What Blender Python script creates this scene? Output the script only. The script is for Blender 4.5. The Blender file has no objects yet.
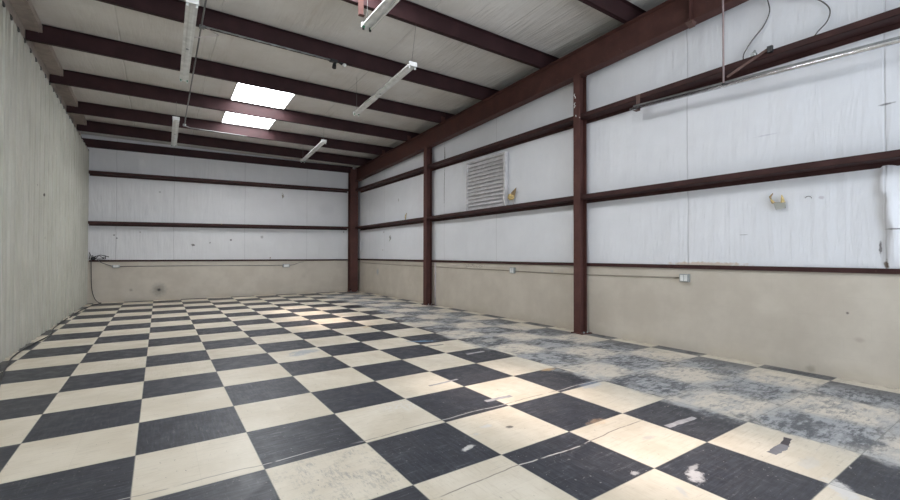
import bpy, math, random
from mathutils import Vector, Matrix, noise as mn
random.seed(7)
C = bpy.context.scene.collection
S = bpy.context.scene
T = 0.61                       # side of one floor square, metres
XL, XR, YB, YF = -1.343, 5.696, 10.613, -6.2
SL = 0.039                     # roof pitch, rising towards the camera
def roofz(y, base): return base + SL * (YB - y)
PB = 4.07                      # purlin underside at the back wall
PH = 0.25                      # purlin depth

# ------------------------------------------------------------------ materials
class G:
    def __init__(s, name):
        s.m = bpy.data.materials.new(name); s.m.use_nodes = True
        s.t = s.m.node_tree; s.t.nodes.clear()
        s.out = s.n('ShaderNodeOutputMaterial')
        s.co = s.n('ShaderNodeTexCoord').outputs['Object']
    def n(s, kind, **kw):
        nd = s.t.nodes.new(kind)
        for k, v in kw.items(): setattr(nd, k, v)
        return nd
    def put(s, inp, v):
        if isinstance(v, bpy.types.NodeSocket): s.t.links.new(v, inp)
        elif v is not None: inp.default_value = v
    def m_(s, op, a, b=None, c=None, clamp=False):
        nd = s.n('ShaderNodeMath', operation=op, use_clamp=clamp)
        for i, v in enumerate((a, b, c)):
            if v is not None: s.put(nd.inputs[i], v)
        return nd.outputs[0]
    def add(s, a, b): return s.m_('ADD', a, b)
    def sub(s, a, b): return s.m_('SUBTRACT', a, b)
    def mul(s, a, b): return s.m_('MULTIPLY', a, b)
    def xyz(s, v=None):
        nd = s.n('ShaderNodeSeparateXYZ'); s.put(nd.inputs[0], v or s.co); return nd.outputs
    def vec(s, x, y, z):
        nd = s.n('ShaderNodeCombineXYZ')
        for i, v in enumerate((x, y, z)): s.put(nd.inputs[i], v)
        return nd.outputs[0]
    def scale(s, v, sc, rot=(0, 0, 0), loc=(0, 0, 0)):
        nd = s.n('ShaderNodeMapping'); s.put(nd.inputs[0], v)
        nd.inputs['Scale'].default_value = sc; nd.inputs['Rotation'].default_value = rot
        nd.inputs['Location'].default_value = loc
        return nd.outputs[0]
    def noise(s, v, sc, det=3, rough=.55, dist=0):
        nd = s.n('ShaderNodeTexNoise'); s.put(nd.inputs['Vector'], v)
        nd.inputs['Scale'].default_value = sc; nd.inputs['Detail'].default_value = det
        nd.inputs['Roughness'].default_value = rough; nd.inputs['Distortion'].default_value = dist
        return nd.outputs['Fac']
    def white(s, v):
        nd = s.n('ShaderNodeTexWhiteNoise'); s.put(nd.inputs['Vector'], v); return nd.outputs['Value']
    def step(s, v, a, b, lo=0., hi=1.):
        nd = s.n('ShaderNodeMapRange', interpolation_type='SMOOTHSTEP')
        for i, q in enumerate((v, a, b, lo, hi)): s.put(nd.inputs[i], q)
        return nd.outputs[0]
    def mix(s, f, a, b):
        nd = s.n('ShaderNodeMix', data_type='RGBA')
        s.put(nd.inputs[0], f)
        for i, v in ((6, a), (7, b)): s.put(nd.inputs[i], (*v, 1) if isinstance(v, tuple) else v)
        return nd.outputs[2]
    def bump(s, h, st=.3, dist=.01):
        nd = s.n('ShaderNodeBump'); s.put(nd.inputs['Height'], h)
        nd.inputs['Strength'].default_value = st; nd.inputs['Distance'].default_value = dist
        return nd.outputs[0]
    def spot(s, X, Y, cx, cy, rx, ry, wob=None, ang=0, soft=.5):
        """soft-edged elliptical stain mask, 1 inside"""
        ca, sa = math.cos(ang), math.sin(ang)
        dx, dy = s.sub(X, cx), s.sub(Y, cy)
        a = s.m_('DIVIDE', s.add(s.mul(dx, ca), s.mul(dy, sa)), rx)
        b = s.m_('DIVIDE', s.sub(s.mul(dy, ca), s.mul(dx, sa)), ry)
        d = s.m_('SQRT', s.add(s.mul(a, a), s.mul(b, b)))
        if wob is not None: d = s.add(d, wob)
        return s.step(d, 1 - soft, 1 + soft * .3, 1., 0.)
    def bsdf(s, col, rough=.5, metal=0., normal=None, spec=.5):
        nd = s.n('ShaderNodeBsdfPrincipled')
        s.put(nd.inputs['Base Color'], (*col, 1) if isinstance(col, tuple) else col)
        s.put(nd.inputs['Roughness'], rough); nd.inputs['Metallic'].default_value = metal
        nd.inputs['Specular IOR Level'].default_value = spec
        if normal is not None: s.put(nd.inputs['Normal'], normal)
        s.t.links.new(nd.outputs[0], s.out.inputs[0]); return nd

def simple(name, col, rough=.5, metal=0., var=.12, sc=9., spec=.5):
    g = G(name)
    f = g.noise(g.co, sc, 4)
    dk = tuple(c * (1 - var) for c in col); lt = tuple(min(1, c * (1 + var)) for c in col)
    g.bsdf(g.mix(g.step(f, .3, .7), dk, lt), rough, metal, g.bump(f, .15, .003), spec)
    return g.m

def mat_steel(name, a, b, scuff=.62):
    g = G(name)
    f = g.noise(g.co, 3.5, 5, .6); c = g.mix(g.step(f, .35, .7), a, b)
    sc = g.noise(g.scale(g.co, (30, 30, 9)), 2.2, 3, .6)
    c = g.mix(g.mul(g.step(sc, scuff + .08, scuff + .13), .5), c, (.34, .22, .19))
    g.bsdf(c, g.step(f, .3, .7, .5, .68), 0, g.bump(f, .1, .003), .22)
    return g.m

def mat_facing(name, axis, col, seams=(), rough=.42, marks=()):
    """white vinyl insulation facing with stretched wrinkles. axis: which coordinate runs along the wall"""
    g = G(name); o = g.xyz(); A = o[axis]; Z = o[2]
    p = g.vec(A, Z, 0)
    w1 = g.noise(g.scale(p, (9, .7, 1)), 1.6, 5, .66, .5)
    w2 = g.noise(g.scale(p, (6, .9, 1), (0, 0, .55)), 1.1, 3, .6, .4)
    w3 = g.noise(g.scale(p, (6, .9, 1), (0, 0, -.6), (3, 1, 0)), 1.0, 3, .6, .4)
    big = g.noise(p, .9, 2)
    big2 = g.noise(g.vec(A, Z, 4.), .8, 2)
    h = g.add(g.add(g.mul(g.mul(w1, .9), g.step(big2, .35, .62, .15, 1.)), g.mul(g.step(big, .40, .6), g.mul(w2, 1.6))), g.mul(g.step(big, .55, .42), g.mul(w3, 1.5)))
    fine = g.noise(p, 60, 2)
    h = g.add(h, g.mul(fine, .04))
    c = g.mix(g.step(g.noise(p, 1.7, 5, .6), .3, .75), tuple(v * .95 for v in col), col)
    for s_ in seams:                      # taped joints between the rolls
        d = g.m_('ABSOLUTE', g.sub(A, g.add(s_, g.mul(g.sub(g.noise(g.vec(0, Z, s_), 1.5, 2), .5), .035))))
        c = g.mix(g.mul(g.step(d, .004, .010, 1., 0.), .3), c, (.33, .32, .34))
        h = g.sub(h, g.mul(g.step(d, .0, .014, 1., 0.), .35))
    wob = g.mul(g.sub(g.noise(p, 22, 3), .5), 1.6)
    for (a, z, ra, rz, k, cc) in marks:
        c = g.mix(g.mul(g.spot(A, Z, a, z, ra, rz, wob), k), c, cc)
    g.bsdf(c, g.step(w1, .3, .7, rough - .06, rough + .08), 0, g.bump(h, .48, .022), .45)
    return g.m

def mat_ceiling():
    g = G('roof_facing'); o = g.xyz(); X, Y = o[0], o[1]
    p = g.vec(X, Y, 0)
    w1 = g.noise(g.scale(p, (7, 1.0, 1), (0, 0, .5)), 1.6, 4, .62, .3)
    w2 = g.noise(g.scale(p, (9, .7, 1), (0, 0, -.42)), 1.3, 4, .6, .5)
    near = g.step(X, 2.6, 4.2)
    bigc = g.step(g.noise(p, .55, 3), .38, .62, .25, 1.)
    h = g.add(g.mul(w1, .5), g.mul(g.mul(near, bigc), g.mul(w2, 2.6)))
    h = g.add(h, g.mul(g.noise(p, 70, 2), .05))
    c = g.mix(g.step(g.noise(p, 1.3, 5, .65), .3, .75), (.74, .715, .675), (.83, .815, .79))
    st = g.noise(g.scale(p, (5, .5, 1), (0, 0, .35)), 1.4, 4, .6)
    c = g.mix(g.mul(g.step(st, .58, .75), .35), c, (.55, .49, .43))
    for s_ in (-.42, .8, 3.25, 4.47):
        d = g.m_('ABSOLUTE', g.sub(X, g.add(s_, g.mul(g.sub(g.noise(g.vec(0, Y, s_), 1.5, 2), .5), .03))))
        h = g.sub(h, g.mul(g.step(d, .0, .02, 1., 0.), .5))
    g.bsdf(c, .27, 0, g.bump(h, .6, .025), .8)
    return g.m

def mat_masonry():
    g = G('painted_masonry'); o = g.xyz(); X, Y, Z = o
    A = g.add(X, Y)
    # faint block courses under thick paint
    row = g.m_('FLOOR', g.m_('DIVIDE', Z, .2))
    fz = g.m_('FRACT', g.m_('DIVIDE', Z, .2))
    fa = g.m_('FRACT', g.add(g.m_('DIVIDE', A, .4), g.mul(g.m_('MODULO', row, 2.), .5)))
    jz = g.step(g.m_('ABSOLUTE', g.sub(fz, .5)), .475, .5)
    ja = g.step(g.m_('ABSOLUTE', g.sub(fa, .5)), .487, .5)
    j = g.m_('MAXIMUM', jz, ja)
    f = g.noise(g.co, 2.2, 5, .6); f2 = g.noise(g.co, 40, 3)
    c = g.mix(g.step(f, .3, .72), (.525, .47, .40), (.60, .545, .47))
    c = g.mix(g.mul(j, .05), c, (.30, .27, .22))
    low = g.step(g.add(Z, g.mul(g.noise(g.co, 6, 4), .12)), .05, .22, 1., 0.)
    c = g.mix(g.mul(low, .22), c, (.33, .28, .20))
    wob = g.mul(g.sub(g.noise(g.co, 16, 3), .5), .7)
    back = g.step(Y, YB - .3, YB - .15)          # marks on the back wall
    for (x, z, r, k, cc) in ((.12, .275, .2, .55, (.10, .09, .08)), (.12, .275, .05, .95, (.02, .02, .02)),
                             (-.48, .295, .045, .5, (.15, .13, .11)), (3.9, .55, .1, .18, (.3, .25, .2))):
        c = g.mix(g.mul(back, g.mul(g.spot(X, Z, x, z, r, r, wob, 0, .95), k)), c, cc)
    right = g.step(Y, YB - .35, YB - .5)
    for (y, z, ry, rz, k, cc) in ((8.97, .70, .09, .11, .45, (.22, .33, .45)), (-1.914, .649, .014, .014, .8, (.05, .04, .04)),
                                  (-1.62, .04, .05, .05, .4, (.2, .16, .12)), (-1.55, .35, .5, .3, .14, (.3, .27, .22)),
                                  (1.9, .93, .05, .04, .4, (.35, .38, .45)), (-2.0, .4, .04, .03, .3, (.28, .2, .16))):
        c = g.mix(g.mul(right, g.mul(g.spot(Y, Z, y, z, ry, rz, wob, 0, .8), k)), c, cc)
    # flaked paint just under the sill, between the second column and the junction box
    fl = g.noise(g.scale(g.vec(Y, Z, 0), (16, 55, 1)), 1.2, 2, .5)
    reg = g.mul(g.mul(g.step(Y, 3.6, 3.75), g.step(Y, 4.5, 4.4)), g.mul(g.step(Z, .935, .945), g.step(Z, 1.02, 1.01)))
    c = g.mix(g.mul(g.mul(reg, right), g.mul(g.step(fl, .58, .61), .8)), c, (.07, .055, .045))
    g.bsdf(c, .55, 0, g.bump(g.add(g.mul(f2, .35), g.mul(j, -.2)), .22, .005), .35)
    return g.m

def mat_leftwall():
    g = G('painted_ribbed_metal'); o = g.xyz(); Y, Z = o[1], o[2]
    f = g.noise(g.co, 1.6, 5, .6)
    c = g.mix(g.step(f, .3, .7), (.44, .43, .37), (.515, .505, .445))
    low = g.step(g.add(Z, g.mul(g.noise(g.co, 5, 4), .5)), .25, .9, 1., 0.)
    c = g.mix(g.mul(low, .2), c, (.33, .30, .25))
    dr = g.noise(g.scale(g.co, (1, 26, 1.2)), 1.5, 4, .6)
    c = g.mix(g.mul(g.step(dr, .6, .8), .12), c, (.36, .34, .29))
    wob = g.mul(g.sub(g.noise(g.co, 30, 2), .5), .6)
    for (y, z, r, k, cc) in ((4.30, 2.132, .018, .95, (.02, .02, .02)), (5.708, 2.118, .022, .95, (.03, .015, .01)),
                             (5.75, 1.461, .02, .9, (.05, .02, .012)), (5.186, 2.2, .014, .9, (.02, .02, .02)),
                             (3.986, 2.16, .014, .7, (.03, .03, .03)), (3.8, 2.13, .012, .5, (.03, .03, .03)),
                             (4.29, 1.52, .02, .6, (.8, .8, .78))):
        c = g.mix(g.mul(g.spot(Y, Z, y, z, r, r * 1.3, wob), k), c, cc)
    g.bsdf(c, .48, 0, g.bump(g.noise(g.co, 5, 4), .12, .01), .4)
    return g.m

def mat_floor():
    g = G('checker_tile_floor'); o = g.xyz(); X, Y = o[0], o[1]
    P = g.vec(X, Y, 0)
    U, V = g.m_('DIVIDE', X, T), g.m_('DIVIDE', Y, T)
    fu, fv = g.m_('FLOOR', U), g.m_('FLOOR', V)
    par = g.m_('PINGPONG', g.add(fu, fv), 1.)               # 1 cream, 0 black
    par = g.step(par, .4, .6)
    su, sv = g.m_('FLOOR', g.m_('DIVIDE', X, T / 2)), g.m_('FLOOR', g.m_('DIVIDE', Y, T / 2))
    r1 = g.white(g.vec(su, sv, 3.)); rt = g.white(g.vec(fu, fv, 9.))
    # marbling streaks, direction alternates per small tile
    sa = g.noise(g.scale(P, (4, 42, 1)), 1.5, 5, .65); sb = g.noise(g.scale(P, (42, 4, 1)), 1.5, 5, .65)
    sel = g.step(g.white(g.vec(fu, fv, 5.)), .70, .72)
    stf = g.add(g.mul(sa, g.sub(1., sel)), g.mul(sb, sel))
    n0 = g.noise(P, 2.3, 6, .62); n1 = g.noise(P, 9, 6, .68); n2 = g.noise(P, 34, 5, .7)
    cream = g.mix(g.step(n0, .3, .75), (.61, .54, .43), (.74, .675, .57))
    cream = g.mix(g.mul(g.step(stf, .5, .72), .35), cream, (.46, .38, .28))
    cream = g.mix(g.mul(r1, .16), cream, (.50, .44, .35))
    cream = g.mix(g.mul(g.step(n1, .60, .75), .35), cream, (.42, .36, .28))
    dark = g.mix(g.step(stf, .38, .72), (.019, .0205, .029), (.053, .058, .076))
    dark = g.mix(g.mul(r1, .3), dark, (.050, .048, .055))
    dark = g.mix(g.mul(g.step(n1, .55, .72), .35), dark, (.14, .145, .16))
    base = g.mix(par, dark, cream)
    # grey scuffing on cream squares close to the camera
    sc = g.noise(g.scale(P, (9, 30, 1), (0, 0, .25)), 1.6, 5, .7)
    scr = g.spot(X, Y, 1.0, -.90, .62, .40, g.mul(g.sub(n1, .5), 1.5), 0, .7)
    base = g.mix(g.mul(g.mul(scr, par), g.mul(g.step(g.noise(P, 7, 5, .7), .42, .58), g.step(g.noise(g.scale(P, (5, 1.3, 1), (0, 0, .4)), 12, 8, .85), .46, .58, 0., .6))), base, (.24, .235, .23))
    scr2 = g.spot(X, Y, 1.9, -.12, .45, .16, g.mul(g.sub(n1, .5), 1.2), 0, .6)
    base = g.mix(g.mul(g.mul(scr2, par), g.step(n2, .47, .55, 0., .5)), base, (.72, .71, .69))
    # worn strip along the right wall: squares 6 and on, ragged edge
    edge = g.add(g.add(3.60, g.mul(g.step(Y, 1.2, 7.), .45)), g.mul(g.sub(rt, .5), .12))
    wn = g.mul(g.sub(g.noise(P, 3.2, 6, .7), .5), .55)
    wear = g.step(g.add(X, wn), g.sub(edge, .04), g.add(edge, .10))
    wear = g.mul(wear, g.step(g.add(Y, wn), 10.1, 9.3))
    wall_side = g.step(g.add(X, g.mul(wn, .8)), 5.05, 5.45, 1., .35)
    wear = g.mul(wear, wall_side)
    nz = g.noise(P, 3.2, 9, .76, .3); nstr = g.noise(g.scale(P, (5, 17, 1), (0, 0, -.35)), 1.5, 8, .76)
    mot = g.add(g.mul(nz, .5), g.mul(nstr, .5))
    wd = g.mix(g.step(mot, .45, .55), (.11, .115, .125), (.38, .385, .395))
    wc = g.mix(g.step(mot, .41, .51), (.29, .28, .27), (.64, .575, .49))
    wc = g.mix(g.step(g.noise(P, 2.9, 5, .65), .55, .72, 0., .5), wc, (.27, .28, .30))
    wd = g.mix(g.step(g.noise(P, 2.1, 5, .65), .56, .72, 0., .6), wd, (.46, .43, .38))
    wx = g.mul(g.sub(g.noise(g.vec(X, Y, 3.), 5.5, 6, .72), .5), .42)
    wy_ = g.mul(g.sub(g.noise(g.vec(X, Y, 8.), 5.5, 6, .72), .5), .42)
    pu, pv = g.m_('SINE', g.mul(g.add(U, wx), math.pi)), g.m_('SINE', g.mul(g.add(V, wy_), math.pi))
    parw = g.step(g.add(g.mul(pu, pv), g.mul(g.sub(g.noise(P, 1.4, 5, .7), .45), 1.5)), .40, -.40)
    worn = g.mix(parw, wd, wc)
    worn = g.mix(g.step(g.noise(g.scale(P, (1.5, 3.2, 1), (0, 0, -.35), (2, 7, 0)), 1.5, 7, .75), .50, .62, 0., .5), worn, (.43, .43, .435))
    worn = g.mix(g.step(g.noise(g.scale(P, (10, 34, 1), (0, 0, -.35)), 1.6, 6, .75), .60, .70, 0., .75), worn, (.06, .06, .065))
    worn = g.mix(g.step(g.noise(g.scale(P, (8, 24, 1), (0, 0, -.35), (4, 4, 0)), 1.6, 6, .75), .62, .72, 0., .6), worn, (.52, .50, .47))
    amt = g.m_('MULTIPLY', wear, g.step(g.noise(P, 1.9, 5, .7), .30, .46, .45, 1.))
    base = g.mix(amt, base, worn)
    # edge of the worn strip: torn pale chips on black squares
    eb = g.mul(g.step(X, g.sub(edge, .30), edge), g.step(X, g.add(edge, .3), edge))
    base = g.mix(g.mul(eb, g.step(g.noise(g.scale(P, (9, 16, 1)), 1.5, 5, .75), .60, .66, 0., .8)), base, (.40, .385, .36))
    # chips on black squares
    ch = g.noise(g.scale(P, (7, 11, 1)), 1.5, 5, .7, .6)
    chip = g.mul(g.sub(1., par), g.step(ch, .67, .69, 0., .75))
    nearm = g.step(Y, .8, -.6)
    base = g.mix(g.mul(chip, nearm), base, (.47, .44, .42))
    sc3 = g.noise(g.scale(P, (3, 26, 1), (0, 0, .35)), 1.7, 6, .75); sc4 = g.noise(g.scale(P, (26, 3, 1), (0, 0, .2)), 1.7, 6, .75)
    big3 = g.noise(P, 1.1, 3)
    fl_ = g.step(Y, 3.5, .0)
    base = g.mix(g.mul(g.mul(g.sub(1., par), fl_), g.mul(g.step(big3, .42, .62), g.step(sc3, .52, .70, 0., .55))), base, (.24, .24, .26))
    base = g.mix(g.mul(g.mul(g.sub(1., par), fl_), g.mul(g.step(big3, .58, .4), g.step(sc4, .54, .72, 0., .5))), base, (.26, .25, .26))
    base = g.mix(g.mul(g.mul(par, fl_), g.step(sc3, .56, .70, 0., .4)), base, (.36, .32, .27))
    tick = g.noise(g.scale(P, (30, 9, 1), (0, 0, .8)), 2.2, 3, .6)
    base = g.mix(g.mul(g.mul(par, fl_), g.step(tick, .69, .72, 0., .8)), base, (.20, .17, .14))
    sp = g.noise(P, 46, 3, .6)
    base = g.mix(g.mul(g.mul(g.sub(1., par), nearm), g.step(sp, .66, .70, 0., .6)), base, (.40, .38, .37))
    # small stains and scrapes
    wob = g.mul(g.sub(g.noise(P, 24, 6, .75), .5), 2.6)
    for (x, y, rx, ry, k, a, cc) in (
            (1.621, 2.25, .20, .12, .5, 0, (.20, .30, .42)), (1.5, 2.12, .12, .07, .4, 0, (.22, .32, .44)),
            (3.158, 2.02, .22, .05, .75, -.5, (.14, .30, .48)), (3.45, -.62, .16, .09, .4, 0, (.36, .44, .56)),
            (3.53, -.02, .10, .05, .6, 0, (.75, .48, .22)), (3.0, 3.55, .09, .06, .5, 0, (.72, .48, .25)),
            (2.75, -1.22, .10, .05, .3, 0, (.74, .50, .30)),
            (2.55, -2.0, .085, .045, .9, .5, (.56, .54, .54)), (2.62, -1.95, .08, .02, .7, .1, (.5, .49, .49)),
            (2.30, -1.80, .03, .02, .8, 0, (.55, .53, .52)), (2.80, -1.58, .055, .03, .7, 0, (.5, .46, .43)),
            (2.33, -2.04, .06, .02, .8, .9, (.55, .53, .5)), (2.16, -.93, .035, .02, .9, 0, (.10, .09, .08)),
            (2.03, -.83, .05, .03, .9, 0, (.60, .585, .56)), (1.72, -1.03, .06, .025, .9, .3, (.60, .585, .56)),
            (1.89, -.90, .03, .018, .8, 0, (.55, .53, .5)),
            (3.03, -2.50, .13, .055, .85, .7, (.62, .61, .60)), (3.25, -2.3, .12, .05, .6, 0, (.56, .54, .5)),
            (1.55, -2.1, .06, .05, .6, 0, (.5, .5, .48))):
        base = g.mix(g.mul(g.spot(X, Y, x, y, rx, ry, wob, a, .5), k), base, cc)
    # cracks telegraphing through from the slab: pale on black, dark on cream
    for (y0, x0, x1, k) in ((-.535, -.3, 1.0, .75), (-.56, 1.1, 3.75, .95), (-1.385, 1.2, 3.1, 1.)):
        wy = g.add(g.mul(g.sub(g.noise(g.vec(X, 0., y0), 2., 4, .5), .5), .10), y0)
        d = g.m_('ABSOLUTE', g.sub(Y, wy))
        ln = g.mul(g.mul(g.step(d, .002, .007, 1., 0.), g.step(g.noise(P, 7, 3), .33, .45)),
                   g.mul(g.step(X, x0, x0 + .15), g.step(X, x1, x1 - .15)))
        base = g.mix(g.mul(ln, k), base, g.mix(par, (.60, .57, .54), (.27, .23, .19)))
    # joints
    def joint(q, w0, w1):
        fr = g.m_('ABSOLUTE', g.sub(g.m_('FRACT', g.add(q, .5)), .5))
        return g.step(fr, w0, w1, 1., 0.)
    jt = g.m_('MAXIMUM', joint(U, .003, .007), joint(V, .003, .007))
    base = g.mix(g.mul(jt, .55), base, (.17, .18, .16))
    js = g.m_('MAXIMUM', joint(g.mul(U, 2.), .003, .006), joint(g.mul(V, 2.), .003, .006))
    base = g.mix(g.mul(js, .10), base, (.15, .14, .13))
    # dirt line against the walls
    dl = g.m_('MAXIMUM', g.step(X, XR - .10, XR - .02), g.step(X, XL + .09, XL + .02))
    base = g.mix(g.mul(dl, g.step(n1, .42, .6, 0., .5)), base, (.17, .15, .12))
    rough = g.add(g.step(n1, .3, .7, .34, .5), g.mul(amt, .22))
    h = g.add(g.mul(n2, .3), g.add(g.mul(jt, -.8), g.mul(stf, .15)))
    g.bsdf(base, rough, 0, g.bump(h, .18, .004), .45)
    return g.m

def mat_pane():
    g = G('translucent_fibreglass')
    em = g.n('ShaderNodeEmission'); em.inputs[0].default_value = (.93, .965, 1., 1); em.inputs[1].default_value = PANE
    tr = g.n('ShaderNodeBsdfTransparent'); tr.inputs[0].default_value = (1, .97, .93, 1)
    mx = g.n('ShaderNodeMixShader'); mx.inputs[0].default_value = .35
    g.t.links.new(em.outputs[0], mx.inputs[1]); g.t.links.new(tr.outputs[0], mx.inputs[2])
    g.t.links.new(mx.outputs[0], g.out.inputs[0])
    return g.m

PANE = 19.0
STEEL = mat_steel('red_oxide_primer', (.082, .036, .031), (.112, .050, .043))
PURL = mat_steel('shaded_red_oxide_primer', (.034, .0145, .016), (.050, .022, .024), .66)  # same primer as the columns, the roof's weaker light put into its colour
GIRT = mat_steel('red_oxide_primer_girt', (.042, .018, .017), (.066, .030, .028), .62)
MAS = mat_masonry(); LW = mat_leftwall(); FLOOR = mat_floor(); CEIL = mat_ceiling(); PANEM = mat_pane()
BEIGE = simple('beige_trim', (.40, .35, .31), .55)
WHITE = simple('white_enamel', (.72, .73, .72), .35)
LENSG = simple('socket_green', (.02, .22, .10), .4)
GALV = simple('galvanized_steel', (.86, .88, .92), .25, 1., .1, 20)
GREY = simple('grey_steel_box', (.36, .38, .38), .4, .5)
DKGREY = simple('grey_conduit', (.20, .20, .20), .45, .3)
PALE = simple('pale_conduit', (.55, .50, .52), .5)
BLACK = simple('black_plastic', (.018, .018, .02), .45)
BULB = simple('glass_bulb_white', (.75, .75, .73), .2)
ALU = simple('louvre_aluminium', (.60, .585, .60), .45, 0.)
TUFT = simple('yellow_fibreglass', (.58, .44, .20), .9, 0, .4, 60)
TUFTD = simple('brown_fibreglass', (.30, .21, .11), .9, 0, .4, 60)
PAPER = simple('torn_grey_facing', (.36, .36, .33), .8)
CABLE = simple('grey_cable', (.10, .09, .09), .5)
BCABLE = simple('black_cable', (.03, .03, .033), .5)
TAPE = simple('grey_tape', (.36, .35, .36), .6, 0, .15, 20)
TAPED = simple('dark_grey_tape', (.20, .195, .21), .6)
SCORCH = simple('scorched_tape', (.07, .06, .07), .6)
ROD = simple('dull_pink_primer_rod', (.32, .24, .24), .5)
BRN = simple('brown_bracket', (.12, .065, .055), .6)

# ------------------------------------------------------------------ geometry
class MB:
    def __init__(s): s.v = []; s.f = []
    def quadbox(s, c):
        """8 corners: bottom ring 0-3, top ring 4-7"""
        b = len(s.v); s.v += [Vector(q) for q in c]
        for f in ((0, 3, 2, 1), (4, 5, 6, 7), (0, 1, 5, 4), (1, 2, 6, 5), (2, 3, 7, 6), (3, 0, 4, 7)):
            s.f.append(tuple(b + i for i in f))
        return s
    def box(s, x0, x1, y0, y1, z0, z1):
        return s.quadbox([(x0, y0, z0), (x1, y0, z0), (x1, y1, z0), (x0, y1, z0), (x0, y0, z1), (x1, y0, z1), (x1, y1, z1), (x0, y1, z1)])
    def bar(s, p0, p1, up, prof, close=True):
        """sweep a closed 2D profile [(a,b)] from p0 to p1; a along side, b along up"""
        p0, p1 = Vector(p0), Vector(p1); d = (p1 - p0).normalized(); up = Vector(up)
        side = d.cross(up).normalized(); up = side.cross(d).normalized()
        b = len(s.v); n = len(prof)
        for p in (p0, p1):
            for (a, c) in prof: s.v.append(p + side * a + up * c)
        for i in range(n):
            j = (i + 1) % n; s.f.append((b + i, b + j, b + n + j, b + n + i))
        s.f.append(tuple(b + i for i in reversed(range(n)))); s.f.append(tuple(b + n + i for i in range(n)))
        return s
    def tube(s, pts, r, n=10, cap=True):
        pts = [Vector(p) for p in pts]; b = len(s.v); m = len(pts)
        rs = r if isinstance(r, (list, tuple)) else [r] * m
        prev = None
        for i, p in enumerate(pts):
            d = (pts[min(i + 1, m - 1)] - pts[max(i - 1, 0)]).normalized()
            if prev is None:
                a = d.cross(Vector((0, 0, 1)));
                if a.length < .1: a = d.cross(Vector((1, 0, 0)))
            else: a = prev - d * prev.dot(d)
            a.normalize(); prev = a; c = d.cross(a)
            for k in range(n):
                t = 2 * math.pi * k / n; s.v.append(p + (a * math.cos(t) + c * math.sin(t)) * rs[i])
        for i in range(m - 1):
            for k in range(n):
                s.f.append((b + i * n + k, b + i * n + (k + 1) % n, b + (i + 1) * n + (k + 1) % n, b + (i + 1) * n + k))
        if cap:
            s.f.append(tuple(b + k for k in reversed(range(n)))); s.f.append(tuple(b + (m - 1) * n + k for k in range(n)))
        return s
    def sphere(s, c, r, n=12, sq=(1, 1, 1)):
        b = len(s.v); c = Vector(c); R = n // 2
        for i in range(R + 1):
            t = math.pi * i / R
            for k in range(n):
                u = 2 * math.pi * k / n
                s.v.append(c + Vector((math.sin(t) * math.cos(u) * sq[0], math.sin(t) * math.sin(u) * sq[1], math.cos(t) * sq[2])) * r)
        for i in range(R):
            for k in range(n):
                s.f.append((b + i * n + k, b + (i + 1) * n + k, b + (i + 1) * n + (k + 1) % n, b + i * n + (k + 1) % n))
        return s
    def build(s, name, mat, parent=None, loc=None, smooth=False, bevel=0.):
        o0 = Vector(parent['_o']) if parent is not None else Vector(loc or (0, 0, 0))
        me = bpy.data.meshes.new(name); me.from_pydata([tuple(v - o0) for v in s.v], [], s.f); me.update()
        me.materials.append(mat)
        if smooth:
            for p in me.polygons: p.use_smooth = True
        ob = bpy.data.objects.new(name, me); C.objects.link(ob)
        if parent is not None: ob.parent = parent
        else: ob.location = o0
        if bevel:
            b = ob.modifiers.new('b', 'BEVEL'); b.width = bevel; b.segments = 2; b.limit_method = 'ANGLE'
        return ob

def thing(name, label, cat, loc, group=None):
    o = bpy.data.objects.new(name, None); C.objects.link(o); o.location = loc; o.empty_display_size = .1
    o['label'] = label; o['category'] = cat; o['_o'] = loc
    if group: o['group'] = group
    return o
def tag(o, label, cat, group=None):
    o['label'] = label; o['category'] = cat
    if group: o['group'] = group
    return o
def struct(o): o['kind'] = 'structure'; return o
def sub(o):                       # lets a mesh part carry sub-parts
    o['_o'] = o.parent['_o']; return o

# ---- floor
m = MB(); m.v = [Vector(q) for q in ((XL - .3, YF, 0), (XR + .2, YF, 0), (XR + .2, YB + .2, 0), (XL - .3, YB + .2, 0))]
m.v += [v - Vector((0, 0, .15)) for v in m.v]; m.f = [(0, 1, 2, 3), (7, 6, 5, 4), (0, 4, 5, 1), (1, 5, 6, 2), (2, 6, 7, 3), (3, 7, 4, 0)]
struct(m.build('floor', FLOOR))

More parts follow.
